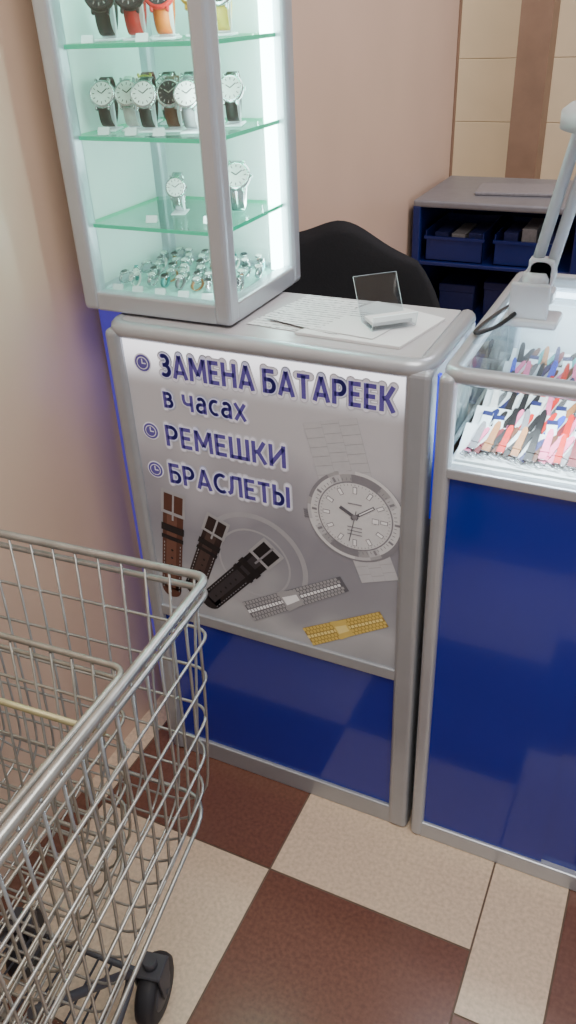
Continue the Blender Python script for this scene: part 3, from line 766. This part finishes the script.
# ------------------------------------------------------------------ shopping carts
def cart(loc, rz, fh, rh, Lc, zf, zr, bf, br, label, wmat, inner=False):
    o = empty('shopping_cart', (loc[0], loc[1], 0), label, 'shopping cart', 'nested shopping carts', rz=rz)
    inset = .026
    def corner(t, s):
        y = -Lc*t - (.03*s if t == 0 else 0)
        hw = (fh+(rh-fh)*t)-inset*s*s
        z = (zf+(zr-zf)*t)*(1-s)+(bf+(br-bf)*t)*s
        return hw, y, z
    def loop(s, grow=0):
        a, b_ = corner(0, s), corner(1, s)
        return fillet([(-b_[0], b_[1], b_[2]), (-a[0], a[1], a[2]), (a[0], a[1], a[2]), (b_[0], b_[1], b_[2])], .020+.03*s, 6)
    bm = bmesh.new(); tube(bm, loop(0), .0042 if inner else .0060, 10)
    link('basket_rim', to_mesh(bm, 'basket_rim', wmat), o)
    bm = bmesh.new()
    tube(bm, [Vector(p)+Vector((0, 0, -.020)) for p in loop(.0)], .0030 if inner else .0044, 8)
    for s in (.20, .36, .52, .68, .84): tube(bm, loop(s), .0023, 6)
    tube(bm, loop(.96), .0034, 8)
    n = int(Lc/.032)
    for k in range(1, n):
        t = k/n; h0, y0, z0 = corner(t, .0); h1, y1, z1 = corner(t, 1)
        tube(bm, fillet([(-h0+.002, y0, z0-.004), (-h0+.008, y0, (z0+z1)/2), (-h1+.002, y0, z1), (h1-.002, y0, z1), (h0-.008, y0, (z0+z1)/2), (h0-.002, y0, z0-.004)], .08, 6), .0020, 6)
    m_ = 13
    for k in range(m_):
        f = -1+2*(k+.5)/m_
        h0, y0, z0 = corner(0, 0); h1, y1, z1 = corner(0, 1); h2, y2, z2_ = corner(1, 1)
        pts = [(f*h0, y0-.003, z0-.004), (f*h1, y1-.003, z1), (f*h2, y2, z2_)]
        tube(bm, fillet(pts, .06, 5), .0019, 6)
    link('wire_basket', to_mesh(bm, 'wire_basket', wmat), o)
    if inner:
        h0, y0, z0 = corner(.07, .15)
        bm = bmesh.new(); tube(bm, [(-h0, y0, z0), (h0-.002, y0, z0)], .0042, 10); link('cross_bar', to_mesh(bm, 'cross_bar', M['chrome3']), o, label='dull yellowish cross bar')
    bm = bmesh.new()
    for s in (-1, 1):
        tube(bm, fillet([(s*(rh-.03), -Lc+.06, zr-.03), (s*(rh-.02), -Lc+.02, .16), (s*.19, -.55, .140), (s*.115, -.17, .140), (s*.115, -.36, bf-.045)], .04, 5), .0075, 10)
    for y, hw in ((-.17, .118), (-.5, .18), (-.75, .215)): tube(bm, [(-hw, y, .140), (hw, y, .140)], .0060, 8)
    for k in range(-4, 5): tube(bm, [(k*.025, -.17, .142), (k*.038, -.75, .142)], .0022, 6)
    link('chassis', to_mesh(bm, 'chassis', M['hub'] if not inner else wmat), o, label='dark grey lower frame' if not inner else None)
    bm = bmesh.new()
    hy = -Lc-.05
    for s in (-1, 1): tube(bm, [(s*(rh-.01), -Lc+.03, zr), (s*(rh-.01), hy, zr+.09)], .009, 8)
    tube(bm, [(-(rh+.0), hy, zr+.09), (rh, hy, zr+.09)], .014, 12)
    link('handle', to_mesh(bm, 'handle', M['handle']), o, label='plastic push handle')
    def forkm():
        bm = bmesh.new()
        for s in (-1, 1):
            vs = [(s*.020, -.012, .054), (s*.020, .012, .054), (s*.020, .026, .118), (s*.020, -.018, .118)]
            A = [bm.verts.new(v) for v in vs]; B = [bm.verts.new((v[0]+s*.003, v[1], v[2])) for v in vs]
            bm.faces.new(A); bm.faces.new(B[::-1])
            for k in range(4): bm.faces.new((A[k], A[(k+1) % 4], B[(k+1) % 4], B[k]))
        box(bm, (-.023, -.018, .115), (.023, .026, .122), .002, 1)
        lathe(bm, [(.012, 0), (.012, .020)], (0, .004, .120), 'z', 16)
        tube(bm, [(-.025, 0, .057), (.025, 0, .057)], .005, 8)
        return to_mesh(bm, 'caster', M['hub'])
    def wheelm():
        bm = bmesh.new()
        lathe(bm, [(.030, -.015), (.046, -.017), (.054, -.013), (.057, -.005), (.057, .005), (.054, .013), (.046, .017), (.030, .015)], (0, 0, .057), 'x', 30)
        return to_mesh(bm, 'wheel', M['rubber'])
    def hubm():
        bm = bmesh.new()
        lathe(bm, [(.012, -.0185), (.026, -.0165), (.032, -.0155), (.032, .0155), (.026, .0165), (.012, .0185)], (0, 0, .057), 'x', 24)
        return to_mesh(bm, 'wheel_hub', M['hub'])
    fx, fy = (.085, -.21) if inner else (.128, -.150)
    for x, y, r in ((-fx, fy-.01, .3), (fx, fy, .15), (-.215 if not inner else -.185, -.76, 0), (.215 if not inner else .185, -.76, 0)):
        f = link('caster', cm('fork', forkm), o, loc=(x, y, 0), rot=(0, 0, r))
        link('wheel', cm('wheel', wheelm), f); link('wheel_hub', cm('hub', hubm), f)
    return o
cart((-.700, .672), .067, .235, .268, .86, .838, .90, .42, .27, 'chrome wire shopping cart standing against the wall by cabinet', M['chrome'])
cart((-.705, .540), .060, .200, .235, .86, .785, .855, .455, .31, 'worn chrome wire shopping cart nested inside another cart', M['chrome2'], inner=True)

# ------------------------------------------------------------------ lights
def area(name, loc, size, power, color, rot=(0, 0, 0), sy=None):
    l = bpy.data.lights.new(name, 'AREA'); l.energy = power; l.color = color; l.size = size
    if sy: l.shape = 'RECTANGLE'; l.size_y = sy
    o = bpy.data.objects.new(name, l); o.location = loc; o.rotation_euler = rot; COL.objects.link(o); return o
area('overhead_light', (.3, .1, 2.95), 1.4, 58, (1, .95, .88))
area('overhead_light', (.6, 2.6, 2.95), 1.2, 55, (.98, .93, 1))
area('overhead_light', (-2.2, 3.6, 2.9), 1.0, 52, (1, .95, .85))  # unseen lamp added to brighten the back wall
area('case_lamp', ((DX0+DX1)/2, (DY0+DY1)/2-.02, DZ1-.04), .16, 2.6, (.84, 1, .97))
def aim(o, d): o.rotation_euler = Vector(d).to_track_quat('-Z', 'Y').to_euler()
l1 = area('case_strip_lamp', (DX1-w-.012, DY0+.045, 1.36), .012, 1.1, (.82, 1, .97), sy=.62); aim(l1, (-1, .9, 0))
l2 = area('case_strip_lamp', (DX1-w-.012, DY1-.056, 1.36), .012, 1.0, (.82, 1, .97), sy=.62); aim(l2, (-1, -.6, 0))
area('showcase_lamp', ((RX0+RX1)/2, RY0+.04, .992), 1.28, 9, (.82, .92, 1), rot=(.5, 0, 0), sy=.012)
area('showcase_lamp', ((RX0+RX1)/2, RY1-.05, .985), 1.28, 6, (.82, .92, 1), rot=(-.5, 0, 0), sy=.012)
W = bpy.data.worlds.new('World'); S.world = W; W.use_nodes = True
W.node_tree.nodes['Background'].inputs[0].default_value = (.93, .92, .98, 1); W.node_tree.nodes['Background'].inputs[1].default_value = .55

# ------------------------------------------------------------------ camera
cam = bpy.data.cameras.new('camera'); co = bpy.data.objects.new('camera', cam); COL.objects.link(co)
Xc = Vector((.9033, .4269, -.0410)); Yc = Vector((-.1971, .4979, .8445)); Zc = Vector((.3810, -.7549, .5339))
m3 = Matrix((Xc, Yc, Zc)).transposed()
co.matrix_world = Matrix.Translation((0, 0, 1.45)) @ m3.to_4x4()
cam.sensor_fit = 'VERTICAL'; cam.sensor_height = 36; cam.lens = 36*808/1024; cam.clip_start = .02
S.camera = co
